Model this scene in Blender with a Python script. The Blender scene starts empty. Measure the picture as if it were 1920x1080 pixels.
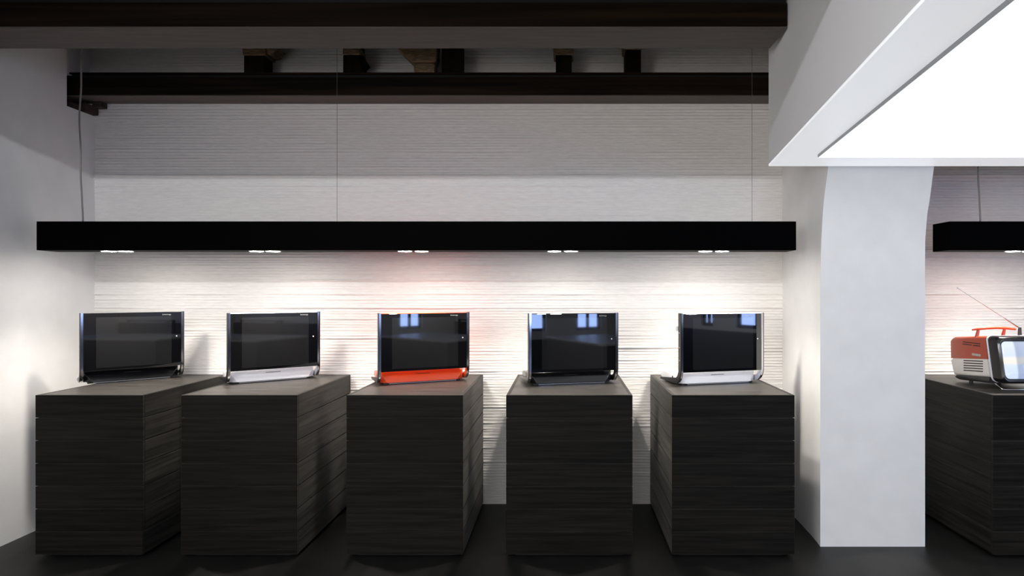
import bpy, bmesh, math, random
import numpy as np
from mathutils import Vector, Matrix

S = bpy.context.scene
COL = S.collection
random.seed(7)
R = math.radians

# ------------------------------------------------------------------ camera, world, exposure
cam = bpy.data.cameras.new('camera')
cam.sensor_width = 36.0
cam.lens = 36.0 * 1150 / 1920
cam.shift_x = -97 / 1920
cam.shift_y = 9 / 1920
cam.clip_start = 0.02
camo = bpy.data.objects.new('camera', cam)
camo.location = (0, 0, 1.5)
camo.rotation_euler = (R(90), 0, 0)
COL.objects.link(camo)
S.camera = camo

w = bpy.data.worlds.new('world'); S.world = w
w.use_nodes = True
w.node_tree.nodes['Background'].inputs[0].default_value = (0.35, 0.5, 0.9, 1)
w.node_tree.nodes['Background'].inputs[1].default_value = 0.3

S.view_settings.view_transform = 'Standard'
S.view_settings.look = 'None'
S.view_settings.exposure = 0.1
S.view_settings.gamma = 1.0
S.view_settings.use_curve_mapping = False
S.cycles.max_bounces = 10
S.cycles.diffuse_bounces = 6
S.cycles.sample_clamp_indirect = 4.0
S.cycles.use_denoising = True

PANEL_E = 1.1        # radiance of the glowing ceiling panel
WINDOW_E = 8.0       # daylight in the windows
SPOT_W = 37.0        # each recessed spotlight
SIDE_FILL_E = 13.0         # glow of the added side window, unseen left of the camera
SHOP_FILL_E = 1.1         # glow of the added shopfront, unseen fill behind the camera
TUBE_W = 78.0        # added fluorescent batten, unseen behind the camera


def lamp(name, kind, loc, energy, color=(1, 1, 1), rot=(0, 0, 0), parent=None, **kw):
    l = bpy.data.lights.new(name, kind)
    l.energy = energy; l.color = color
    for k, v in kw.items():
        setattr(l, k, v)
    o = bpy.data.objects.new(name, l)
    o.location = loc; o.rotation_euler = rot
    COL.objects.link(o)
    if parent: o.parent = parent
    return o


# ------------------------------------------------------------------ materials
def nodes_of(name):
    m = bpy.data.materials.new(name); m.use_nodes = True
    return m, m.node_tree, m.node_tree.nodes['Principled BSDF']


def mat(name, col, rough=0.5, metal=0.0, spec=0.5, coat=0.0, ior=1.5, bump=0.0, bscale=30.0, vary=0.0, stretch=(1, 1, 1), emit=None, estr=0.0):
    m, nt, b = nodes_of(name)
    b.inputs['Base Color'].default_value = (*col, 1)
    b.inputs['Roughness'].default_value = rough
    b.inputs['Metallic'].default_value = metal
    b.inputs['Specular IOR Level'].default_value = spec
    b.inputs['Coat Weight'].default_value = coat
    b.inputs['Coat Roughness'].default_value = 0.03
    b.inputs['IOR'].default_value = ior
    if emit:
        b.inputs['Emission Color'].default_value = (*emit, 1)
        b.inputs['Emission Strength'].default_value = estr
    if bump or vary:
        tc = nt.nodes.new('ShaderNodeTexCoord')
        mp = nt.nodes.new('ShaderNodeMapping'); mp.inputs['Scale'].default_value = stretch
        nz = nt.nodes.new('ShaderNodeTexNoise'); nz.inputs['Scale'].default_value = bscale
        nz.inputs['Detail'].default_value = 6
        nt.links.new(tc.outputs['Object'], mp.inputs['Vector'])
        nt.links.new(mp.outputs['Vector'], nz.inputs['Vector'])
        if bump:
            bp = nt.nodes.new('ShaderNodeBump'); bp.inputs['Strength'].default_value = bump
            bp.inputs['Distance'].default_value = 0.01
            nt.links.new(nz.outputs['Fac'], bp.inputs['Height'])
            nt.links.new(bp.outputs['Normal'], b.inputs['Normal'])
        if vary:
            rp = nt.nodes.new('ShaderNodeValToRGB')
            rp.color_ramp.elements[0].position = 0.3; rp.color_ramp.elements[1].position = 0.7
            rp.color_ramp.elements[0].color = (*[c * (1 - vary) for c in col], 1)
            rp.color_ramp.elements[1].color = (*[min(1, c * (1 + vary)) for c in col], 1)
            nt.links.new(nz.outputs['Fac'], rp.inputs['Fac'])
            nt.links.new(rp.outputs['Color'], b.inputs['Base Color'])
    return m


def emis(name, col, strength):
    m = bpy.data.materials.new(name); m.use_nodes = True
    nt = m.node_tree; nt.nodes.clear()
    e = nt.nodes.new('ShaderNodeEmission'); o = nt.nodes.new('ShaderNodeOutputMaterial')
    e.inputs[0].default_value = (*col, 1); e.inputs[1].default_value = strength
    nt.links.new(e.outputs[0], o.inputs[0])
    return m


def wood_mat(name, col, stretch, rough=0.42, contrast=0.6, bump=0.25, spec=0.1, sheen=0.0):
    """dark stained timber: long streaks of grain with random tint per plank"""
    m, nt, b = nodes_of(name)
    tc = nt.nodes.new('ShaderNodeTexCoord')
    oi = nt.nodes.new('ShaderNodeObjectInfo')
    add = nt.nodes.new('ShaderNodeVectorMath'); add.operation = 'ADD'
    sc = nt.nodes.new('ShaderNodeVectorMath'); sc.operation = 'SCALE'; sc.inputs['Scale'].default_value = 37.0
    cb = nt.nodes.new('ShaderNodeCombineXYZ')
    nt.links.new(oi.outputs['Random'], cb.inputs[0]); nt.links.new(oi.outputs['Random'], cb.inputs[2])
    nt.links.new(cb.outputs[0], sc.inputs[0])
    nt.links.new(tc.outputs['Object'], add.inputs[0]); nt.links.new(sc.outputs[0], add.inputs[1])
    mp = nt.nodes.new('ShaderNodeMapping'); mp.inputs['Scale'].default_value = stretch
    nt.links.new(add.outputs[0], mp.inputs['Vector'])
    n1 = nt.nodes.new('ShaderNodeTexNoise'); n1.inputs['Scale'].default_value = 1.0
    n1.inputs['Detail'].default_value = 8; n1.inputs['Distortion'].default_value = 0.6
    nt.links.new(mp.outputs[0], n1.inputs['Vector'])
    rp = nt.nodes.new('ShaderNodeValToRGB')
    rp.color_ramp.elements[0].position = 0.35; rp.color_ramp.elements[1].position = 0.68
    rp.color_ramp.elements[0].color = (*[c * (1 - contrast) for c in col], 1)
    rp.color_ramp.elements[1].color = (*[c * (1 + contrast) for c in col], 1)
    nt.links.new(n1.outputs['Fac'], rp.inputs['Fac'])
    hs = nt.nodes.new('ShaderNodeHueSaturation')
    mr = nt.nodes.new('ShaderNodeMapRange'); mr.inputs['To Min'].default_value = 0.8; mr.inputs['To Max'].default_value = 1.2
    nt.links.new(oi.outputs['Random'], mr.inputs['Value']); nt.links.new(mr.outputs[0], hs.inputs['Value'])
    nt.links.new(rp.outputs['Color'], hs.inputs['Color'])
    nt.links.new(hs.outputs['Color'], b.inputs['Base Color'])
    bp = nt.nodes.new('ShaderNodeBump'); bp.inputs['Strength'].default_value = bump; bp.inputs['Distance'].default_value = 0.002
    nt.links.new(n1.outputs['Fac'], bp.inputs['Height']); nt.links.new(bp.outputs[0], b.inputs['Normal'])
    b.inputs['Roughness'].default_value = rough
    b.inputs['Specular IOR Level'].default_value = spec
    if sheen:
        ms = nt.nodes.new('ShaderNodeMapRange')
        ms.inputs['From Min'].default_value = 0.36; ms.inputs['From Max'].default_value = 0.64
        ms.inputs['To Min'].default_value = sheen * 0.65; ms.inputs['To Max'].default_value = sheen * 1.25
        nt.links.new(n1.outputs['Fac'], ms.inputs['Value']); nt.links.new(ms.outputs[0], b.inputs['Sheen Weight'])
    b.inputs['Sheen Roughness'].default_value = 0.45
    b.inputs['Sheen Tint'].default_value = (1.0, 0.95, 0.88, 1)
    return m


M = {}
M['comb'] = mat('combed_plaster', (0.87, 0.84, 0.805), 0.75, bump=0.4, bscale=60, vary=0.05, stretch=(0.25, 1, 2.2))
M['plaster'] = mat('smooth_plaster', (0.82, 0.815, 0.81), 0.6, bump=0.12, bscale=7, vary=0.03)
M['white'] = mat('white_paint', (0.80, 0.80, 0.81), 0.6, bump=0.03, bscale=12)
M['satin'] = mat('border_added_glow', (0.88, 0.89, 0.92), 0.3, emit=(0.93, 0.96, 1.0), estr=0.50)  # border is no lamp; its brightness is put in as emission
M['grey'] = mat('grey_metal', (0.28, 0.29, 0.31), 0.4, metal=0.3)
M['floor'] = mat('dark_resin_floor', (0.010, 0.0098, 0.009), 0.5, spec=0.35, bump=0.05, bscale=9, vary=0.3)
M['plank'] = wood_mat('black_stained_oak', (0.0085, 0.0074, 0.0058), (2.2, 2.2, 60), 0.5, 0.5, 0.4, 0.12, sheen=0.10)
M['plank_lit'] = wood_mat('black_stained_oak_lit', (0.034, 0.030, 0.026), (3, 55, 3), 0.40, spec=0.35)  # same oak as the sides, lamp light on top put into a lighter colour
M['core'] = mat('black_core', (0.006, 0.006, 0.006), 0.7)
M['beam'] = wood_mat('old_dark_timber', (0.012, 0.0068, 0.0035), (0.8, 14, 26), 0.6, 0.7, 0.5)
M['beamlow'] = mat('pale_beam_underside', (0.10, 0.085, 0.075), 0.75, bump=0.3, bscale=10, vary=0.15, stretch=(0.3, 3, 3))  # paler tone for the underside of the beams
M['ceil'] = wood_mat('dark_ceiling_boards', (0.16, 0.14, 0.12), (6, 0.8, 6), 0.7)
M['tan'] = mat('raw_tan_wood', (0.20, 0.14, 0.075), 0.8, bump=0.7, bscale=24, vary=0.45, stretch=(1, 1, 4))
M['post'] = wood_mat('post_timber', (0.010, 0.007, 0.0045), (22, 22, 2.5), 0.7)
M['brick'] = mat('dark_brick', (0.035, 0.022, 0.016), 0.9, bump=0.8, bscale=35, vary=0.4)  # dark brick tone for the wall pocket
M['bar'] = mat('black_bar_paint', (0.0005, 0.0005, 0.0007), 0.5, spec=0.015)
M['ring'] = mat('brushed_ring', (0.5, 0.5, 0.5), 0.35, metal=1.0)
M['lens'] = emis('spot_lens', (1.0, 0.94, 0.87), 150.0)
M['panel'] = emis('glowing_panel', (0.95, 0.98, 1.0), PANEL_E)
M['cord'] = mat('grey_cord', (0.26, 0.24, 0.22), 0.6)
M['wire'] = mat('steel_wire', (0.2, 0.19, 0.18), 0.5, metal=0.5)
M['chrome'] = mat('chrome', (0.80, 0.80, 0.84), 0.12, metal=1.0)
M['darkchrome'] = mat('black_rubber_side', (0.02, 0.02, 0.022), 0.3)
M['bezel'] = mat('black_glass', (0.003, 0.003, 0.0035), 0.02, ior=2.0)
M['display'] = mat('display_glass', (0.012, 0.012, 0.0125), 0.03, ior=2.1)
M['tvblack'] = mat('gloss_black_lacquer', (0.005, 0.005, 0.006), 0.16, ior=1.45)
M['tvwhite'] = mat('gloss_white_lacquer', (0.92, 0.92, 0.95), 0.15)
M['tvorange'] = mat('gloss_orange_lacquer', (0.88, 0.085, 0.018), 0.2)
M['orangebase'] = mat('orange_metallic_lacquer', (1.0, 0.12, 0.05), 0.22, metal=1.0)
M['logo'] = mat('silver_print', (0.42, 0.42, 0.42), 0.5)
M['led'] = mat('power_button', (0.8, 0.75, 0.75), 0.3)
M['orange'] = mat('orange_plastic', (0.38, 0.052, 0.016), 0.28)
M['ivory'] = mat('ivory_plastic', (0.72, 0.70, 0.66), 0.35)
M['slot'] = mat('dark_slot', (0.03, 0.022, 0.02), 0.8)
M['silver'] = mat('silver_label', (0.45, 0.44, 0.42), 0.35, metal=0.6)
M['blue_rim'] = mat('pale_rim', (0.75, 0.77, 0.85), 0.2)
M['steel'] = mat('black_steel', (0.008, 0.008, 0.008), 0.5)
M['pane'] = emis('daylight_pane', (0.36, 0.52, 1.0), WINDOW_E)
M['shop_fill'] = emis('shop_fill_pane', (1.0, 0.965, 0.93), SHOP_FILL_E)  # glowing panes of the added shopfront, fill light only
M['side'] = emis('side_fill_pane', (1.0, 0.965, 0.93), SIDE_FILL_E)  # glowing panes of the added side window
M['dimwall'] = mat('grey_room_paint', (0.55, 0.55, 0.54), 0.7)
M['frame'] = mat('dark_window_frame', (0.03, 0.03, 0.035), 0.5)
M['counter'] = mat('dark_counter', (0.02, 0.022, 0.026), 0.35)
M['countertop'] = mat('grey_countertop', (0.3, 0.3, 0.3), 0.4)


def crt_mat():
    """picture tube glass: mirrored window and room painted in as soft pale blue emission"""
    m = bpy.data.materials.new('crt_reflection'); m.use_nodes = True
    nt = m.node_tree; b = nt.nodes['Principled BSDF']
    b.inputs['Base Color'].default_value = (0.02, 0.02, 0.03, 1); b.inputs['Roughness'].default_value = 0.05
    tc = nt.nodes.new('ShaderNodeTexCoord')
    sp = nt.nodes.new('ShaderNodeSeparateXYZ'); nt.links.new(tc.outputs['Object'], sp.inputs[0])
    def ramp(src, stops):
        r = nt.nodes.new('ShaderNodeValToRGB'); r.color_ramp.interpolation = 'EASE'
        e = r.color_ramp.elements
        while len(e) < len(stops): e.new(0.5)
        for k, (p, c) in enumerate(stops):
            e[k].position = p; e[k].color = (*c, 1)
        nt.links.new(src, r.inputs[0]); return r.outputs[0]
    def norm(src, a, c):
        r = nt.nodes.new('ShaderNodeMapRange'); r.inputs['From Min'].default_value = a; r.inputs['From Max'].default_value = c
        nt.links.new(src, r.inputs['Value']); return r.outputs[0]
    v = ramp(norm(sp.outputs[2], 0.0, 0.30), [(0.0, (0.55, 0.68, 1)), (0.5, (0.72, 0.82, 1)), (0.56, (0.95, 0.88, 0.78)), (0.63, (0.95, 0.9, 0.82)), (0.7, (0.72, 0.8, 1)), (1.0, (0.8, 0.88, 1))])
    h = ramp(norm(sp.outputs[0], -0.13, 0.13), [(0.0, (1, 1, 1)), (0.30, (1, 1, 1)), (0.36, (0.42, 0.46, 0.55)), (0.6, (0.5, 0.55, 0.65)), (0.66, (0.95, 0.97, 1)), (1.0, (0.9, 0.9, 1))])
    mx = nt.nodes.new('ShaderNodeMix'); mx.data_type = 'RGBA'; mx.blend_type = 'MULTIPLY'
    mx.inputs['Factor'].default_value = 0.8
    nt.links.new(v, mx.inputs['A']); nt.links.new(h, mx.inputs['B'])
    nt.links.new(mx.outputs['Result'], b.inputs['Emission Color'])
    b.inputs['Emission Strength'].default_value = 0.95
    return m


M['crt'] = crt_mat()  # reflection on the glass is put into the emission colour


# ------------------------------------------------------------------ mesh helpers
def box(bm, x0, x1, y0, y1, z0, z1):
    v = [bm.verts.new(p) for p in ((x0, y0, z0), (x1, y0, z0), (x1, y1, z0), (x0, y1, z0), (x0, y0, z1), (x1, y0, z1), (x1, y1, z1), (x0, y1, z1))]
    for f in ((0, 3, 2, 1), (4, 5, 6, 7), (0, 1, 5, 4), (1, 2, 6, 5), (2, 3, 7, 6), (3, 0, 4, 7)):
        bm.faces.new([v[i] for i in f])
    return v


def prism(bm, pts, axis, a, b):
    """extrude polygon of 2D pts along axis ('x','y','z') from a to b"""
    def P(p, t):
        return {'x': (t, p[0], p[1]), 'y': (p[0], t, p[1]), 'z': (p[0], p[1], t)}[axis]
    A = [bm.verts.new(P(p, a)) for p in pts]; B = [bm.verts.new(P(p, b)) for p in pts]
    n = len(pts)
    bm.faces.new(A); bm.faces.new(B[::-1])
    for i in range(n):
        bm.faces.new((A[i], B[i], B[(i + 1) % n], A[(i + 1) % n]))


def tube(bm, pts, r, seg=8, cap=True):
    pts = [Vector(p) for p in pts]; rings = []
    up = None
    for i, p in enumerate(pts):
        t = (pts[min(i + 1, len(pts) - 1)] - pts[max(i - 1, 0)]).normalized()
        if up is None:
            up = Vector((0, 0, 1)) if abs(t.z) < 0.9 else Vector((0, 1, 0))
        n = t.cross(up).normalized(); up = n.cross(t).normalized()
        rr = r[i] if isinstance(r, (list, tuple)) else r
        rings.append([bm.verts.new(p + (n * math.cos(a) + up * math.sin(a)) * rr) for a in (2 * math.pi * k / seg for k in range(seg))])
    for a, b in zip(rings, rings[1:]):
        for k in range(seg):
            bm.faces.new((a[k], a[(k + 1) % seg], b[(k + 1) % seg], b[k]))
    if cap:
        bm.faces.new(rings[0][::-1]); bm.faces.new(rings[-1])


def cyl(bm, c, axis, r, h, seg=24):
    d = Vector(axis).normalized() * h / 2; c = Vector(c)
    tube(bm, [c - d, c + d], r, seg)


def loft(bm, rings, cap=True):
    V = [[bm.verts.new(p) for p in r] for r in rings]
    n = len(V[0])
    for a, b in zip(V, V[1:]):
        for k in range(n):
            bm.faces.new((a[k], a[(k + 1) % n], b[(k + 1) % n], b[k]))
    if cap:
        bm.faces.new(V[0][::-1]); bm.faces.new(V[-1])


def rrect(hw, hh, r, seg=5):
    out = []
    for cx, cy, a0 in ((hw - r, hh - r, 0), (-hw + r, hh - r, 90), (-hw + r, -hh + r, 180), (hw - r, -hh + r, 270)):
        for k in range(seg + 1):
            a = R(a0 + 90 * k / seg)
            out.append((cx + r * math.cos(a), cy + r * math.sin(a)))
    return out


def obj(name, bm, m, parent=None, bevel=0.0, seg=2, smooth=False):
    if bevel:
        bmesh.ops.bevel(bm, geom=[e for e in bm.edges], offset=bevel, segments=seg, affect='EDGES', profile=0.6)
    bmesh.ops.recalc_face_normals(bm, faces=bm.faces[:])
    me = bpy.data.meshes.new(name); bm.to_mesh(me); bm.free()
    me.materials.append(m)
    if smooth:
        for p in me.polygons: p.use_smooth = True
        if smooth != 'full':
            me.set_sharp_from_angle(angle=R(35))
    o = bpy.data.objects.new(name, me); COL.objects.link(o)
    if parent: o.parent = parent
    return o


def bobj(name, dims, m, parent=None, bevel=0.0, seg=2):
    bm = bmesh.new(); box(bm, *dims)
    return obj(name, bm, m, parent, bevel, seg)


def tag(o, label, cat, group=None):
    o['label'] = label; o['category'] = cat
    if group: o['group'] = group
    return o


def struct(o):
    o['kind'] = 'structure'; return o


def thing(name, label, cat, loc=(0, 0, 0), rz=0.0, group=None):
    o = bpy.data.objects.new(name, None); o.empty_display_size = 0.1
    COL.objects.link(o); o.location = loc; o.rotation_euler = (0, 0, rz)
    return tag(o, label, cat, group)


def text_mesh(name, s, size, m, parent, loc, rot, ext=0.0004):
    cu = bpy.data.curves.new(name, 'FONT'); cu.body = s; cu.size = size; cu.extrude = ext; cu.align_x = 'CENTER'
    cu.resolution_u = 2
    t = bpy.data.objects.new(name + '_tmp', cu); COL.objects.link(t)
    dg = bpy.context.evaluated_depsgraph_get()
    me = bpy.data.meshes.new_from_object(t.evaluated_get(dg))
    bpy.data.objects.remove(t)
    me.materials.clear(); me.materials.append(m)
    o = bpy.data.objects.new(name, me); COL.objects.link(o)
    o.parent = parent; o.location = loc; o.rotation_euler = rot
    return o


# ------------------------------------------------------------------ the room shell
XL, XR, YB, YF, ZC = -3.33, 6.0, 4.356, -4.0, 3.3
struct(bobj('floor', (XL - 0.2, XR + 0.2, YF - 0.2, YB + 0.2, -0.1, 0.0), M['floor']))
struct(bobj('ceiling', (XL - 0.2, XR + 0.2, YF - 0.2, YB + 0.2, ZC, ZC + 0.1), M['ceil']))

# combed plaster wall: real ridges drawn along it
rng = np.random.default_rng(3)


def smooth1(a, n, axis):
    k = np.hanning(n + 2)[1:-1]; k /= k.sum()
    return np.apply_along_axis(lambda v: np.convolve(np.pad(v, n // 2, mode='reflect'), k, 'valid')[:v.size], axis, a)


dz, dx = 0.0045, 0.026
zs = np.arange(0, 3.3 + dz, dz); xs = np.arange(XL - 0.05, XR + 0.05, dx)
NZ, NX = zs.size, xs.size
H = np.zeros((NZ, NX))
zk = 0.0
lowx = smooth1(rng.normal(size=(40, NX)), 41, 1)
patch = smooth1(smooth1(rng.normal(size=(NZ, NX)), 61, 0), 31, 1)
patch = patch / patch.std()
calm = np.clip(0.62 + 0.38 * patch, 0.06, 1.25)
ki = 0
while zk < 3.62:
    zk += 0.0165 + 0.007 * rng.random()
    amp = 0.0030 + 0.0052 * rng.random() ** 1.5
    if rng.random() < 0.08: amp *= 1.8
    hx = smooth1(rng.normal(size=(1, NX)), 25, 1)[0]; hx = np.clip(1 + 1.5 * hx, 0.15, 2.0)
    zz = zk + 0.004 * smooth1(rng.normal(size=(1, NX)), 31, 1)[0]
    wdt = 0.0038 + 0.002 * rng.random()
    i0, i1 = max(0, int((zk - 0.03) / dz)), min(NZ, int((zk + 0.03) / dz))
    H[i0:i1] += amp * hx[None, :] * np.exp(-((zs[i0:i1, None] - zz[None, :]) / wdt) ** 2)
H *= calm
rough = smooth1(rng.normal(size=(NZ, NX)), 5, 0)
H += 0.00035 * rough * np.clip(1.5 - calm, 0.3, 1.6)
H += 0.0002 * patch
X, Z = np.meshgrid(xs, zs)
co = np.stack([X, YB - H, Z], -1).reshape(-1, 3)
ii = (np.arange(NZ - 1)[:, None] * NX + np.arange(NX - 1)[None, :]).reshape(-1)
F = np.stack([ii, ii + 1, ii + NX + 1, ii + NX], -1)
me = bpy.data.meshes.new('wall_back')
me.vertices.add(len(co)); me.vertices.foreach_set('co', co.astype(np.float32).ravel())
me.loops.add(F.size); me.loops.foreach_set('vertex_index', F.astype(np.int32).ravel())
me.polygons.add(len(F)); me.polygons.foreach_set('loop_start', np.arange(0, F.size, 4, dtype=np.int32))
me.update(calc_edges=True); me.validate()
me.polygons.foreach_set('use_smooth', np.ones(len(F), dtype=bool))
me.materials.append(M['comb'])
wb = bpy.data.objects.new('wall_back', me); COL.objects.link(wb); struct(wb)
backing = bobj('backing', (XL - 0.2, XR + 0.2, YB + 0.012, YB + 0.2, 0, ZC), M['plaster'], wb)

# left wall with the pocket the old beam rests in
bm = bmesh.new()
T = 0.25
LW = (-3.4, -0.7, 0.8, 2.45)   # added side window, unseen, lighting the room from the left
box(bm, XL - T, XL, YF, LW[0], 0, ZC)
box(bm, XL - T, XL, LW[0], LW[1], 0, LW[2])
box(bm, XL - T, XL, LW[0], LW[1], LW[3], ZC)
box(bm, XL - T, XL, LW[1], 4.11, 0, ZC)
box(bm, XL - T, XL, 4.11, YB, 0, 2.752)
box(bm, XL - T, XL - 0.035, 4.11, YB, 2.985, ZC)
box(bm, XL - T, XL - 0.2, 4.11, YB, 2.752, 2.985)
wl = struct(obj('wall_left', bm, M['plaster']))
for x0, x1, y0, y1, z0, z1, rz in ((-3.50, -3.395, 4.14, 4.23, 2.752, 2.802, 4), (-3.385, -3.30, 4.25, 4.35, 2.753, 2.815, -9), (-3.50, -3.40, 4.25, 4.35, 2.752, 2.80, 3), (-3.37, -3.335, 4.15, 4.24, 2.752, 2.79, 12), (-3.30, -3.235, 4.29, 4.35, 2.80, 2.838, -6)):
    bm = bmesh.new(); box(bm, x0, x1, y0, y1, z0, z1)
    bmesh.ops.rotate(bm, verts=bm.verts, cent=((x0 + x1) / 2, (y0 + y1) / 2, z0), matrix=Matrix.Rotation(R(rz), 3, 'Z'))
    obj('brick', bm, M['brick'], wl, 0.006)


def wall_with_holes(name, axis, pos, thick, a0, a1, holes):
    """wall slab across a0..a1 with rectangular window holes (h0,h1,z0,z1)"""
    bm = bmesh.new()
    def B(u0, u1, z0, z1):
        if axis == 'x': box(bm, u0, u1, pos, pos + thick, z0, z1)
        else: box(bm, pos, pos + thick, u0, u1, z0, z1)
    c = a0
    for h0, h1, z0, z1 in sorted(holes):
        B(c, h0, 0, ZC); B(h0, h1, 0, z0); B(h0, h1, z1, ZC); c = h1
    B(c, a1, 0, ZC)
    return struct(obj(name, bm, M['dimwall']))


HF = [(-3.0, 2.1, 0.45, 2.5), (2.5, 3.75, 0.72, 2.1), (4.45, 5.05, 0.72, 2.1)]  # the first opening is an added shopfront, unseen, for fill light
HR = [(-1.8, -1.5, 0.9, 2.1), (-0.95, -0.1, 0.9, 2.1)]
wall_with_holes('wall_front', 'x', YF - 0.2, 0.2, XL - 0.2, XR + 0.2, HF)
wall_with_holes('wall_right', 'y', XR, 0.2, YF, YB, HR)
for n, (axis, h) in enumerate([('x', h) for h in HF] + [('y', h) for h in HR]):
    h0, h1, z0, z1 = h
    bm = bmesh.new(); t = 0.06
    pcs = ((h0, h0 + t, z0, z1), (h1 - t, h1, z0, z1), (h0 + t, h1 - t, z0, z0 + t), (h0 + t, h1 - t, z1 - t, z1), ((h0 + h1) / 2 - t / 2, (h0 + h1) / 2 + t / 2, z0 + t, z1 - t))
    for u0, u1, q0, q1 in pcs:
        if axis == 'x': box(bm, u0, u1, YF - 0.12, YF - 0.04, q0, q1)
        else: box(bm, XR + 0.04, XR + 0.12, u0, u1, q0, q1)
    wf = struct(obj('window_%d' % (n + 1), bm, M['frame']))
    mid = (h0 + h1) / 2
    for u0, u1 in ((h0 + t, mid - t / 2), (mid + t / 2, h1 - t)):
        if axis == 'x': bobj('pane', (u0, u1, YF - 0.085, YF - 0.075, z0 + t, z1 - t), M['shop_fill' if n == 0 else 'pane'], wf)
        else: bobj('pane', (XR + 0.075, XR + 0.085, u0, u1, z0 + t, z1 - t), M['pane'], wf)

struct(bobj('trim_1', (2.12, XR - 0.04, YF, YF + 0.04, 0, 0.56), M['counter']))
struct(bobj('trim_2', (XR - 0.04, XR, YF, YB - 0.9, 0, 0.84), M['counter']))

bm = bmesh.new(); t = 0.06; h0, h1, z0, z1 = LW
for u0, u1, q0, q1 in ((h0, h0 + t, z0, z1), (h1 - t, h1, z0, z1), (h0 + t, h1 - t, z0, z0 + t), (h0 + t, h1 - t, z1 - t, z1), ((h0 + h1) / 2 - t / 2, (h0 + h1) / 2 + t / 2, z0 + t, z1 - t)):
    box(bm, XL - 0.10, XL - 0.03, u0, u1, q0, q1)
wf = struct(obj('window_6', bm, M['frame']))  # unseen window put in to brighten surfaces facing left
for u0, u1 in ((h0 + t, (h0 + h1) / 2 - t / 2), ((h0 + h1) / 2 + t / 2, h1 - t)):
    bobj('pane', (XL - 0.07, XL - 0.06, u0, u1, z0 + t, z1 - t), M['side'], wf)

# pier between the two niches, curving outwards at the top
bm = bmesh.new(); rings = []
prof = [(0, 0, 0), (0.9, 0, 0), (1.5, 0, 0), (1.717, 0.003, 0.0), (1.81, 0.006, 0.001), (1.907, 0.011, 0.008), (1.97, 0.015, 0.0135), (2.04, 0.021, 0.026), (2.096, 0.027, 0.034), (2.17, 0.037, 0.043), (2.244, 0.048, 0.053), (2.4, 0.085, 0.10), (2.6, 0.16, 0.21), (2.85, 0.22, 0.4), (3.29, 0.24, 0.5)]
for z, dl, dr in prof:
    rings.append([(1.516 + dl, 3.624, z), (1.522 + 0.75 * dl, 3.68, z), (1.53 + 0.3 * dl, 3.78, z), (1.538 + 0.05 * dl, 3.95, z), (1.553, YB + 0.005, z), (2.135 + dr, YB + 0.005, z), (2.135 + dr, 3.624, z)])
loft(bm, rings)
struct(obj('wall_pier', bm, M['plaster'], smooth=True))

# ------------------------------------------------------------------ old timber beams across the ceiling
def beam(y0, y1, x0, x1, label, zb=2.84, zt=3.0):
    t = thing('ceiling_beam', label, 'beam', ((x0 + x1) / 2, (y0 + y1) / 2, zb), group=None)
    ox, oy, oz = t.location
    def rb(a): return (a[0] - ox, a[1] - ox, a[2] - oy, a[3] - oy, a[4] - oz, a[5] - oz)
    o = bobj('timber', rb((x0, x1, y0, y1, zb + 0.006, zt - 0.032)), M['beam'], t, 0.004, 1)
    bobj('underside_layer', rb((x0, x1, y0 + 0.002, y1 - 0.002, zb, zb + 0.006)), M['beamlow'], t)
    bobj('shadow_strip', rb((x0, x1, y0 + 0.02, y1 - 0.01, zt - 0.032, zt - 0.010)), M['core'], t)
    bobj('top_plate', rb((x0, x1, y0 - 0.004, y1, zt - 0.010, zt)), M['beam'], t, 0.002, 1)
    return t


beam(4.176, 4.350, -3.50, 5.9, 'dark timber beam against the combed wall, its left end in a wall pocket')
beam(3.100, 3.365, XL, 1.13, 'dark timber beam nearest the camera, crossing the top edge of the view')
beam(2.05, 2.31, XL, 0.92, 'added unseen timber beam, third from the combed wall, blocking light up to the ceiling', zt=3.29)  # put in out of view, full height to block light above the beams
beam(1.00, 1.26, XL, 0.78, 'added unseen timber beam, fourth from the combed wall, shading the upper wall', zt=3.29)  # put in out of view to cast the shadow step on the wall

# short posts and blocks on the rear beam
PY = 4.215


def px2x(px, d): return (px - 1057) / 1150 * d


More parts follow.
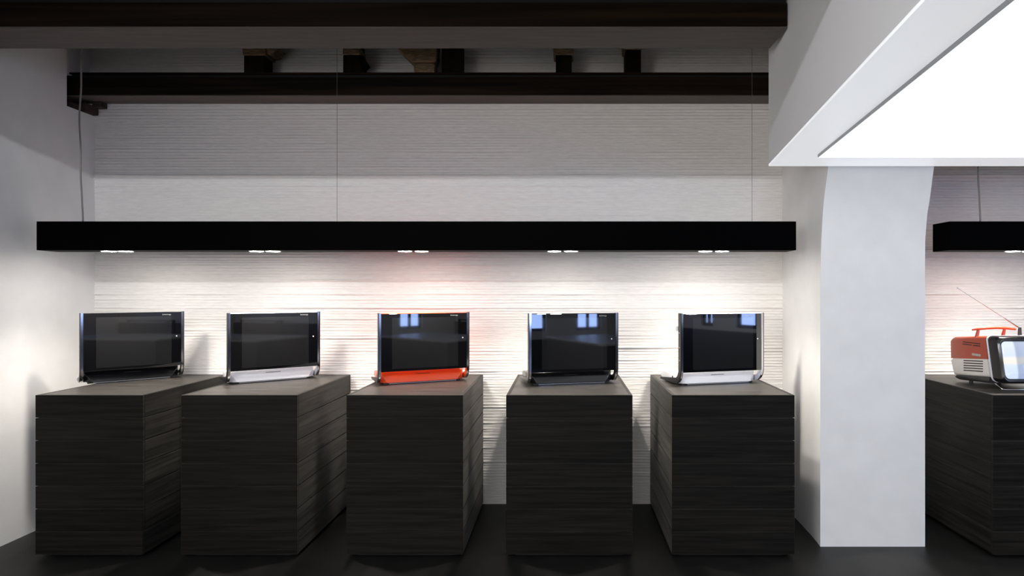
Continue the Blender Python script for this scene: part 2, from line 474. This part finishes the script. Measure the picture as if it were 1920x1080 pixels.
G = 'short posts standing on the rear ceiling beam'
specs = [
    (457, 495, 104, 'dark stub post under a mossy tan block, leftmost on the rear beam', [(-0.004, 0.018, 91, 106, 0)]),
    (643, 677, 103, 'dark stub post under a splintered tan wedge, second from left on the rear beam', [(0.0, -0.006, 99, 107, 1)]),
    (828, 865, 90, 'dark stub post right beside the slanting tan offcut on the rear beam', []),
    (1042, 1072, 103, 'dark stub post with a square tan cap wider than itself on the rear beam', [(-0.013, 0.013, 90, 103, 0)]),
    (1173, 1202, 93, 'dark stub post with a thin tan cap, rightmost on the rear beam', [(-0.012, 0.004, 88, 93, 0)]),
]
for x0, x1, ytop, lab, caps in specs:
    a, b = px2x(x0, 4.18), px2x(x1, 4.18)
    zt = 1.5 + (549 - ytop) / 1150 * 4.18
    t = thing('beam_post', lab, 'post', ((a + b) / 2, PY + 0.03, 3.0), group=G)
    hw = (b - a) / 2
    top = 3.295 if not caps else zt
    bobj('post', (-hw, hw, -0.065, 0.065, 0, top - 3.0), M['post'], t, 0.004, 1)
    for l, r, y0, y1, w_ in caps:
        z1, z0 = 1.5 + (549 - y0) / 1150 * 4.17, 1.5 + (549 - y1) / 1150 * 4.17
        z0 = max(z0, zt); z1 = max(z1, z0 + 0.05)
        bm = bmesh.new()
        v = box(bm, -hw + l, hw + r, -0.075, 0.07, z0 - 3.0, z1 - 3.0)
        for q in v[4:]: q.co.x += random.uniform(-0.008, 0.012)
        obj('cap_block', bm, M['tan'], t, 0.004, 1)
        if x0 == 457:
            bm = bmesh.new()
            prism(bm, [(hw + r + 0.001, z0 - 2.99), (hw + r + 0.045, z0 - 2.985), (hw + r + 0.075, z1 - 2.99), (hw + r + 0.001, z1 - 2.99)], 'y', -0.07, 0.06)
            obj('side_wedge', bm, M['tan'], t, 0.004, 1)
        if w_ == 1:
            bm = bmesh.new()
            prism(bm, [(hw + 0.001, 0.04), (hw + 0.035, 0.07), (hw + 0.01, 0.11), (hw + 0.001, 0.13)], 'y', -0.05, 0.03)
            obj('side_splinter', bm, M['post'], t, 0.002, 1)
        bobj('upper_stub', (-hw + 0.01, hw - 0.015, -0.055, 0.06, z1 - 3.0 + 0.001, 0.295), M['post'], t, 0.003, 1)
a, b = px2x(745, 4.15), px2x(822, 4.15)
t = thing('wood_offcut', 'slanting tan timber offcut propped on the rear beam beside the third post', 'offcut', ((a + b) / 2, 4.22, 3.0))
bm = bmesh.new(); k = 4.15 / 1150
prism(bm, [(-0.04 , 0.065), (0.115, 0.065), (0.128, 0.20), (-0.16, 0.20), (-0.135, 0.155)], 'y', -0.08, 0.05)
bmesh.ops.subdivide_edges(bm, edges=bm.edges[:], cuts=2)
for v in bm.verts: v.co += Vector([random.uniform(-0.004, 0.004) for _ in range(3)])
obj('slanted_board', bm, M['tan'], t)
bobj('foot_block', (-0.032, 0.108, -0.055, 0.05, 0, 0.06), M['tan'], t, 0.004, 1)

# ------------------------------------------------------------------ ceiling light box with its glowing panel
SY0, SY1, SZ = -1.2, 3.604, 2.244


def sx(d, off=0.0): return 1.207 - 0.1396 * (3.624 - d) + off


t = thing('ceiling_light_box', 'large white ceiling light box with a glowing panel, right of the timber beams', 'light box', (3.3, 1.2, SZ))
O = Vector((3.3, 1.2, SZ))


def P2(x, y): return (x - O.x, y - O.y)


bm = bmesh.new()
prism(bm, [P2(sx(SY0), SY0), P2(5.95, SY0), P2(5.95, SY1), P2(sx(SY1), SY1)], 'z', 0.012, ZC - SZ - 0.001)
obj('box_body', bm, M['white'], t)
iy1, iy0, ix1 = 3.303, -0.9, 5.65
out = [P2(sx(SY0), SY0), P2(5.95, SY0), P2(5.95, SY1), P2(sx(SY1), SY1)]
inn = [P2(sx(iy0, 0.205), iy0), P2(ix1, iy0), P2(ix1, iy1), P2(sx(iy1, 0.205), iy1)]
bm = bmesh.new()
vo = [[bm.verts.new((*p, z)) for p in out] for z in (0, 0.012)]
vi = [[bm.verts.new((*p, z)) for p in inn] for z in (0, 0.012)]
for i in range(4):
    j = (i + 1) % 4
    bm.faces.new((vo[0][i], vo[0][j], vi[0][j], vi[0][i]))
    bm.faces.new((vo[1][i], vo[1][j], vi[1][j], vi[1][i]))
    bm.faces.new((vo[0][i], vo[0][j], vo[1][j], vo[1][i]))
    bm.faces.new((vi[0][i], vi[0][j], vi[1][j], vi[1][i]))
o = obj('border', bm, M['satin'], t); o['label'] = 'white border with an added glow around the glowing panel'
bm = bmesh.new(); prism(bm, inn, 'z', -0.014, 0.010)
o = obj('panel_tray', bm, M['grey'], t); o['label'] = 'grey metal edge of the glowing panel'
cx = sum(p[0] for p in inn) / 4; cy = sum(p[1] for p in inn) / 4
sh = [(p[0] + (0.004 if p[0] < cx else -0.004), p[1] + (0.004 if p[1] < cy else -0.004)) for p in inn]
bm = bmesh.new(); prism(bm, sh, 'z', -0.017, -0.0145)
o = obj('light_panel', bm, M['panel'], t); o['label'] = 'glowing white panel'

# ------------------------------------------------------------------ suspended black light bars
def light_bar(x0, x1, lamps, wires, cord, label):
    y0, y1, zb, zt = 3.72, 3.889, 1.7585, 1.9335
    xc, yc = (x0 + x1) / 2, (y0 + y1) / 2
    t = thing('light_bar', label, 'light bar', (xc, yc, zb))
    # housing: a long black box, hollow underneath around each lamp well
    bm = bmesh.new()
    hw, hy, h = (x1 - x0) / 2, (y1 - y0) / 2, zt - zb
    box(bm, -hw, hw, -hy, hy, 0.0, h)
    obj('housing', bm, M['bar'], t, 0.002, 1)
    for lx in lamps:
        for s in (-1, 1):
            x = lx - xc + s * 0.052
            bm = bmesh.new()
            cyl(bm, (x, 0, -0.0004), (0, 0, 1), 0.047, 0.003, 28)
            o = obj('spotlight', bm, M['ring'], t, smooth=True)
            bm = bmesh.new(); cyl(bm, (x, 0, -0.0024), (0, 0, 1), 0.038, 0.001, 28)
            obj('lens', bm, M['lens'], o)
            lamp('spot_light', 'SPOT', (x, 0, -0.012), SPOT_W, (1.0, 0.93, 0.84), (0, 0, 0), t, spot_size=R(112), spot_blend=1.0, shadow_soft_size=0.022)
    for wx in wires:
        bm = bmesh.new(); tube(bm, [(wx - xc, 0, h), (wx - xc, 0, ZC - zb)], 0.0012, 6)
        obj('suspension_wire', bm, M['wire'], t)
    pts = []
    n = 40
    for i in range(n + 1):
        q = i / n; z = h + (ZC - zb - h) * q
        x = cord - xc + 0.006 * math.sin(q * 9 + 0.7) + 0.003 * math.sin(q * 23) - (0.010 * max(0, 1 - q * 12) * -1)
        pts.append((x, 0.01, z))
    bm = bmesh.new(); tube(bm, pts, 0.0048, 8)
    o = obj('power_cord', bm, M['cord'], t, smooth='full'); o['label'] = 'slightly wavy grey power cord'
    return t


BD = 3.8045
light_bar(px2x(68, 3.72), px2x(1493, 3.72), [px2x(p, BD) for p in (220, 497, 775, 1055, 1338)], [px2x(632, BD), px2x(1410, BD)], px2x(149, BD), 'long black suspended light bar above the five flat televisions')
light_bar(px2x(1780, 3.72), 5.6, [px2x(1915, BD), px2x(1915, BD) + 0.94, px2x(1915, BD) + 1.88], [4.2], px2x(1836, BD), 'black suspended light bar above the orange portable television, right of the pier')

# ------------------------------------------------------------------ plank-clad plinths
PF, PB, PZ0, PZ1 = 3.457, 4.325, 0.024, 0.923
mesh_cache = {}


def plank(kind, dims, parent, loc, m):
    key = (kind, tuple(round(v, 4) for v in dims))
    if key not in mesh_cache:
        bm = bmesh.new(); x, y, z = (d / 2 for d in dims)
        box(bm, -x, x, -y, y, -z, z)
        o = obj(kind, bm, m, parent, 0.0016, 1)
        mesh_cache[key] = o.data
    else:
        o = bpy.data.objects.new(kind, mesh_cache[key]); COL.objects.link(o); o.parent = parent
    o.location = loc
    return o


def plinth(x0, x1, label):
    w_, dp = x1 - x0, PB - PF
    t = thing('plinth', label, 'plinth', ((x0 + x1) / 2, PF + dp / 2, 0), group='plank-clad display plinths')
    hw, hd, th = w_ / 2, dp / 2, 0.018
    gap = 0.0045
    bobj('core', (-hw + 0.012, hw - 0.012, -hd + 0.012, hd - 0.012, PZ0 + 0.004, PZ1 - 0.012), M['core'], t)
    bobj('toe_kick', (-hw + 0.05, hw - 0.05, -hd + 0.05, hd - 0.05, 0.0, PZ0 + 0.004), M['core'], t)
    ch = (PZ1 - PZ0) / 7
    for k in range(7):
        z0 = PZ0 + k * ch + (gap / 2 if k else 0); z1 = PZ0 + (k + 1) * ch - (gap / 2 if k < 6 else 0)
        zc, h = (z0 + z1) / 2, z1 - z0
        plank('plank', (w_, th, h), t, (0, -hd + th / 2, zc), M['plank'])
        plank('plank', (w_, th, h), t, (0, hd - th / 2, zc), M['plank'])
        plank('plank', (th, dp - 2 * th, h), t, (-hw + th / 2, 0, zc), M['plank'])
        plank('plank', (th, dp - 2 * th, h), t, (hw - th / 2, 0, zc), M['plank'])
    plank('top_panel', (w_ - 2 * th, dp - 2 * th, 0.02), t, (0, 0, PZ1 - 0.0104), M['plank_lit'])
    return t


PL = [
    (66, 267.5, 'black plank plinth beside the left wall, carrying the black television that faces furthest right'),
    (339, 557, 'black plank plinth second from the left wall, under a white television'),
    (649.5, 868, 'black plank plinth carrying the orange flat television'),
    (949, 1186, 'widest black plank plinth, between the orange and the rightmost white television'),
    (1260, 1490, 'black plank plinth next to the white pier, in the left niche'),
    (1862, 2110, 'black plank plinth right of the pier, under the orange portable television'),
]
for a, b, lab in PL:
    plinth(px2x(a, PF), px2x(b, PF), lab)


# ------------------------------------------------------------------ flat televisions with folding base
def make_tv(label, loc, theta, shell, k_=1.0, bd=0.35, group='flat televisions on the plinths'):
    t = thing('flat_television', label, 'television', loc, R(theta), group)
    hw, hs, H0, H1, D = 0.289 * k_, 0.289 * k_ - 0.018, 0.086, 0.449, 0.040
    # rear shell in the colour of the set, rounded at top and back
    bm = bmesh.new()
    prism(bm, [(0.006, H0), (D, H0 + 0.004), (D + 0.012, H0 + 0.06), (D + 0.012, H1 - 0.05), (D, H1 - 0.006), (D - 0.012, H1), (0.006, H1)], 'x', -hs, hs)
    obj('back_shell', bm, shell, t, 0.003, 2, smooth=True)
    # front glass and the picture area behind it
    bobj('screen_glass', (-hs, hs, 0.0, 0.0058, H0, H1 - 0.003), M['bezel'], t, 0.0012, 1)
    gw = hs * 2
    d = bobj('display', (-hs + gw * 0.122, hs - gw * 0.105, -0.0006, 0.0004, H0 + 0.016, H1 - 0.028), M['display'], t)
    d['label'] = 'slightly greyer picture area'
    bm = bmesh.new(); cyl(bm, (hs - 0.026, -0.0005, H0 + (H1 - H0) * 0.55), (0, 1, 0), 0.0042, 0.003, 14)
    o = obj('power_button', bm, M['led'], t, smooth=True)
    o = text_mesh('brand_print', 'brionvega', 0.0125, M['logo'], t, (hs - 0.083, -0.0004, H1 - 0.0205), (R(90), 0, 0))
    # side straps: down the sides of the screen, then curling back under the set
    path = [(0.0 + 0.016, H1)]
    inner, outer = [], []
    ra = 0.085
    outer.append((-0.003, H1 + 0.002)); outer.append((-0.003, ra + 0.012))
    for k in range(1, 9):
        a = R(180 + 90 * k / 8); outer.append((-0.003 + ra + ra * math.cos(a), 0.012 + ra + ra * math.sin(a)))
    outer.append((bd - 0.05, 0.012))
    inner.append((bd - 0.05, 0.024))
    rb = ra - 0.034
    for k in range(8, 0, -1):
        a = R(180 + 90 * k / 8); inner.append((-0.003 + ra + rb * math.cos(a), 0.012 + ra + 0.001 + rb * math.sin(a)))
    inner.append((0.031, ra + 0.012)); inner.append((0.031, H1 + 0.002))
    poly = outer + inner
    for s in (-1, 1):
        a, b = (hs + 0.0005, hw - 0.005) if s > 0 else (-hw + 0.005, -hs - 0.0005)
        bm = bmesh.new(); prism(bm, poly, 'x', a, b)
        st = obj('side_strap', bm, M['chrome'], t, smooth=True)
        st['label'] = 'chrome strap curling back under the set'
        a, b = (hw - 0.0048, hw) if s > 0 else (-hw, -hw + 0.0048)
        bm = bmesh.new(); prism(bm, poly, 'x', a, b)
        obj('rubber_edge', bm, M['darkchrome'], st, smooth=True)
        for q in (0.16, 0.24, 0.33):
            bm = bmesh.new(); cyl(bm, (s * (hw + 0.0003), 0.012, q), (1, 0, 0), 0.004, 0.003, 10)
            obj('screw', bm, M['chrome'], st)
        bm = bmesh.new(); cyl(bm, (s * (hs + 0.004), D + 0.022, 0.352), (1, 0, 0), 0.017, 0.02, 20)
        obj('pivot_knob', bm, M['chrome'], t, smooth=True)
    # front bar: a trough shape whose foot juts forward and is shorter than its crown
    bw = 0.289 * k_ - 0.023
    yb = 0.088; yf = 0.050; ztop = 0.074
    TL, TR = (-bw, yb - 0.012, ztop), (bw, yb - 0.012, ztop)
    FL, FR = (-bw + 0.042, yf, 0.010), (bw - 0.042, yf, 0.010)
    BL, BR = (-bw, yb - 0.006, 0.010), (bw, yb - 0.006, 0.010)
    UL, UR = (-bw, yb + 0.014, ztop + 0.016), (bw, yb + 0.014, ztop + 0.016)
    KL, KR = (-bw, yb + 0.03, 0.010), (bw, yb + 0.03, 0.010)
    bm = bmesh.new()
    V = {n: bm.verts.new(p) for n, p in dict(TL=TL, TR=TR, FL=FL, FR=FR, BL=BL, BR=BR, UL=UL, UR=UR, KL=KL, KR=KR).items()}
    for f in (('TL', 'TR', 'FR', 'FL'), ('TL', 'FL', 'BL'), ('TR', 'BR', 'FR'), ('TL', 'UL', 'UR', 'TR'), ('UL', 'KL', 'KR', 'UR'), ('TL', 'BL', 'KL', 'UL'), ('TR', 'UR', 'KR', 'BR'), ('FL', 'FR', 'BR', 'KR', 'KL', 'BL')):
        bm.faces.new([V[q] for q in f])
    bar_ = obj('front_bar', bm, shell, t, 0.0025, 2, smooth=True)
    # recessed sensor slot along the bar
    bm = bmesh.new(); box(bm, -0.045, 0.045, -0.001, 0.001, -0.0012, 0.0012)
    slot = obj('sensor_slot', bm, M['slot'], bar_)
    slot.location = (0.0, 0.0675, 0.058); slot.rotation_euler = (R(-22), 0, 0)
    # base box behind the bar
    bm = bmesh.new()
    prism(bm, [(yb + 0.032, 0.016), (bd - 0.015, 0.022), (bd, 0.034), (bd - 0.005, 0.052), (bd - 0.025, 0.062), (0.13, 0.068), (yb + 0.032, 0.06)], 'x', -bw, bw)
    base = obj('base', bm, M['orangebase'] if shell is M['tvorange'] else shell, t, 0.004, 2, smooth=True)
    for s in (-1, 1):
        bm = bmesh.new(); cyl(bm, (s * bw, 0.16, 0.040), (1, 0, 0), 0.0075, 0.004, 16)
        obj('socket', bm, M['slot'], base)
    bobj('base_plate', (-bw + 0.02, bw - 0.02, yf + 0.012, bd - 0.025, 0.0, 0.0095), M['darkchrome'], t, 0.001, 1)
    bobj('foot_strip', (-bw + 0.05, bw - 0.05, yf + 0.001, yf + 0.012, 0.002, 0.0085), M['chrome'], t, 0.001, 1)
    return t


TZ = PZ1
make_tv('black flat television on the leftmost plinth, turned furthest to the right', (-2.795, 3.992, TZ), 42, M['tvblack'], 0.97, 0.25)
make_tv('white flat television second from the left, next to the orange one', (-1.866, 3.972, TZ), 37, M['tvwhite'], 0.96)
make_tv('orange-trimmed flat television in the middle of the row', (-0.881, 3.898, TZ), 25, M['tvorange'])
make_tv('black flat television right of the orange one, daylight mirrored in its screen', (0.065, 3.824, TZ), 14, M['tvblack'])
make_tv('white flat television on the plinth beside the pier', (0.994, 3.831, TZ), 15, M['tvwhite'])

# ------------------------------------------------------------------ orange portable television right of the pier
t = thing('portable_television', 'retro orange and ivory portable television with handle and aerial, right of the pier', 'television', (2.70, 3.86, TZ))
RX, RY = 2.70, 3.86
BW = 0.140


def side_shell(name, m, zf0, zf1, zb0, zb1, yf0, yf1, yb0, yb1, rt, rbm, n=1):
    """shell loft from front (y = yf) to back (y = yb) between lower and upper heights"""
    bm = bmesh.new(); rings = []
    for q, s in ((0, 1.0), (0.5, 1.0), (0.9, 0.99), (1.0, 0.93)):
        z0 = zf0 + (zb0 - zf0) * q; z1 = zf1 + (zb1 - zf1) * q
        y0 = yf0 + (yb0 - yf0) * q; y1 = yf1 + (yb1 - yf1) * q
        if q == 1.0 and rt: z1 -= 0.012
        hwd = BW * s
        ring = []
        # clockwise from lower left, rounded at the top corners (rt) and bottom corners (rbm)
        def P(x, z):
            u = (z - z0) / (z1 - z0); return (x, y0 + (y1 - y0) * u, z)
        for cx_, cz, a0, r in ((-hwd + rbm, z0 + rbm, 180, rbm), (hwd - rbm, z0 + rbm, 270, rbm), (hwd - rt, z1 - rt, 0, rt), (-hwd + rt, z1 - rt, 90, rt)):
            for k in range(5):
                a = R(a0 + 90 * k / 4); ring.append(P(cx_ + r * math.cos(a), cz + r * math.sin(a)))
        rings.append(ring)
    loft(bm, rings)
    return obj(name, bm, m, t, smooth=True)


yo = lambda d: d - RY
zo = lambda z: z - TZ
side_shell('upper_shell', M['orange'], zo(1.099), zo(1.238), zo(1.066), zo(1.206), yo(3.705), yo(3.725), yo(4.07), yo(4.075), 0.022, 0.0005)
side_shell('lower_shell', M['ivory'], zo(0.992), zo(1.0985), zo(0.962), zo(1.0655), yo(3.688), yo(3.705), yo(4.035), yo(4.07), 0.0005, 0.012)
side_shell('underside', M['darkchrome'], zo(0.957), zo(0.9915), zo(0.936), zo(0.9615), yo(3.69), yo(3.688), yo(3.99), yo(4.03), 0.0005, 0.010)
us = [c for c in t.children if c.name.startswith('upper_shell')][0]
ls = [c for c in t.children if c.name.startswith('lower_shell')][0]
# vents and label on the left flank
for z, segs in ((1.186, ((3.77, 3.93),)), (1.172, ((3.77, 3.835), (3.85, 3.935)))):
    for a, b in segs:
        bobj('vent_slot', (-BW - 0.0015, -BW + 0.001, yo(a), yo(b), zo(z) - 0.0028, zo(z) + 0.0028), M['slot'], us)
o = bobj('side_label', (-BW - 0.002, -BW + 0.001, yo(3.765), yo(3.845), zo(1.108), zo(1.122)), M['silver'], us, 0.0008, 1); o['label'] = 'small silver label'
for k in range(5):
    z = 1.082 - 0.0155 * k
    bm = bmesh.new(); box(bm, -BW - 0.0015, -BW + 0.001, yo(3.745), yo(3.925), zo(z) - 0.0032, zo(z) + 0.0032)
    for v in bm.verts: v.co.z -= (v.co.y - yo(3.745)) * 0.085
    obj('speaker_slot', bm, M['slot'], ls)
# pale rim, dark front cover and picture tube; the front leans back at the top
fz0, fz1 = zo(0.966), zo(1.242)
fzc, fh = (fz0 + fz1) / 2, (fz1 - fz0) / 2


def front_ring(hw_, hh_, r, yoff, cz=fzc, n=6):
    return [(x, yoff + (z / (2 * fh)) * 0.055, cz + z) for x, z in rrect(hw_, hh_, r, n)]


bm = bmesh.new(); loft(bm, [front_ring(BW + 0.003, fh, 0.03, yo(3.678)), front_ring(BW + 0.003, fh, 0.03, yo(3.692))])
obj('front_rim', bm, M['blue_rim'], t, smooth=True)
bm = bmesh.new(); loft(bm, [front_ring(BW + 0.002, fh - 0.001, 0.032, yo(3.677)), front_ring(BW + 0.004, fh, 0.034, yo(3.63)), front_ring(BW - 0.002, fh - 0.006, 0.034, yo(3.605)), front_ring(BW - 0.012, fh - 0.016, 0.03, yo(3.597)), front_ring(BW - 0.026, fh - 0.028, 0.026, yo(3.612))], cap=True)
obj('front_cover', bm, M['tvblack'], t, smooth=True)
bm = bmesh.new()
loft(bm, [front_ring(BW - 0.026, fh - 0.030, 0.026, yo(3.609)), front_ring(BW - 0.034, fh - 0.037, 0.026, yo(3.6035)), front_ring(BW - 0.065, fh - 0.065, 0.03, yo(3.598)), front_ring(BW - 0.11, fh - 0.11, 0.02, yo(3.596))])
o = obj('picture_tube', bm, M['crt'], t, smooth='full'); o['label'] = 'picture tube with a painted pale blue reflection'
# handle, aerial, wire stand
hz = zo(1.273)
hy = yo(3.83)
bm = bmesh.new()
tube(bm, [(-0.145, hy + 0.01, hz - 0.005), (-0.12, hy, hz), (-0.06, hy - 0.004, hz + 0.006), (0.0, hy - 0.006, hz + 0.009), (0.06, hy - 0.004, hz + 0.006), (0.12, hy, hz)], [0.005, 0.007, 0.008, 0.008, 0.008, 0.007], 10)
hd_ = obj('handle', bm, M['orange'], t, smooth=True)
for x in (-0.122, 0.04):
    bm = bmesh.new(); tube(bm, [(x, hy, zo(1.222)), (x + 0.012, hy, hz - 0.001)], [0.011, 0.008], 10)
    obj('handle_post', bm, M['orange'], hd_, smooth=True)
ab = Vector((px2x(1912, 3.85) - RX, 3.85 - RY, zo(1.5 - 66 / 1150 * 3.85)))
at = Vector((px2x(1795, 3.85) - RX, 3.85 - RY, zo(1.5 + 9 / 1150 * 3.85)))
bm = bmesh.new(); tube(bm, [ab, ab.lerp(at, 0.24), ab.lerp(at, 0.241), ab.lerp(at, 0.6), ab.lerp(at, 0.601), at], [0.007, 0.005, 0.0026, 0.0026, 0.0018, 0.0014], 10)
an = obj('aerial', bm, M['chrome'], t, smooth=True); an['label'] = 'extended telescopic aerial'
bm = bmesh.new(); bmesh.ops.create_uvsphere(bm, u_segments=10, v_segments=6, radius=0.004, matrix=Matrix.Translation(at)); obj('aerial_tip', bm, M['chrome'], an, smooth='full')
bm = bmesh.new(); tube(bm, [(ab.x, ab.y, zo(1.225)), ab + Vector((0, 0, 0.004))], [0.012, 0.009], 12); obj('aerial_socket', bm, M['darkchrome'], an, smooth=True)
bm = bmesh.new()
tube(bm, [(-0.118, yo(3.70), zo(0.968)), (-0.112, yo(3.665), zo(0.95)), (-0.10, yo(3.635), 0.005), (-0.085, yo(3.63), 0.0035), (0.085, yo(3.63), 0.0035), (0.10, yo(3.635), 0.005), (0.112, yo(3.665), zo(0.95)), (0.118, yo(3.70), zo(0.968))], 0.0032, 8)
obj('wire_stand', bm, M['chrome'], t, smooth='full')
for x in (-0.09, 0.09):
    bm = bmesh.new(); cyl(bm, (x, yo(3.93), 0.0085), (0, 0, 1), 0.012, 0.017, 14); obj('rubber_foot', bm, M['darkchrome'], t, smooth=True)

# ------------------------------------------------------------------ the room behind the camera (seen mirrored in the screens)
t = thing('reception_counter', 'low dark counter with a grey top, out of frame near the windows', 'counter', (3.7, -1.7, 0))
bobj('carcass', (-0.6, 0.6, -0.95, 0.95, 0.0, 0.69), M['counter'], t, 0.004, 1)
bobj('worktop', (-0.62, 0.62, -0.97, 0.97, 0.69, 0.72), M['countertop'], t, 0.003, 1)
t = thing('steel_rack', 'black steel rack with zigzag braces, out of frame on the right', 'rack', (5.7, -3.0, 0))
for y in (-0.52, 0.52): bobj('upright', (-0.02, 0.02, y - 0.02, y + 0.02, 0, 0.92), M['steel'], t)
for z in (0.15, 0.4, 0.65, 0.9): bobj('rail', (-0.012, 0.012, -0.5, 0.5, z - 0.012, z + 0.012), M['steel'], t)
for z in (0.15, 0.4, 0.65):
    bm = bmesh.new(); tube(bm, [(0.02, -0.5, z), (0.02, 0.5, z + 0.25)], 0.01, 6); obj('brace', bm, M['steel'], t)
t = thing('added_batten', 'added fluorescent batten lamp, unseen behind the camera, lighting the lower wall', 'lamp', (-1.3, -1.10, 3.17))  # lamp put in out of view to light the walls
bobj('tray', (-1.6, 1.6, -0.05, 0.05, 0.05, 0.12), M['white'], t)
bobj('stem', (-0.01, 0.01, -0.01, 0.01, 0.12, 0.13), M['white'], t)
bm = bmesh.new(); cyl(bm, (0, 0, 0.03), (1, 0, 0), 0.013, 3.1, 12); obj('tube', bm, M['ivory'], t)
lamp('added_batten_light', 'AREA', (0, 0.0, 0.0), TUBE_W, (0.93, 0.96, 1.0), (R(78), 0, 0), t, shape='RECTANGLE', size=3.1, size_y=0.02)
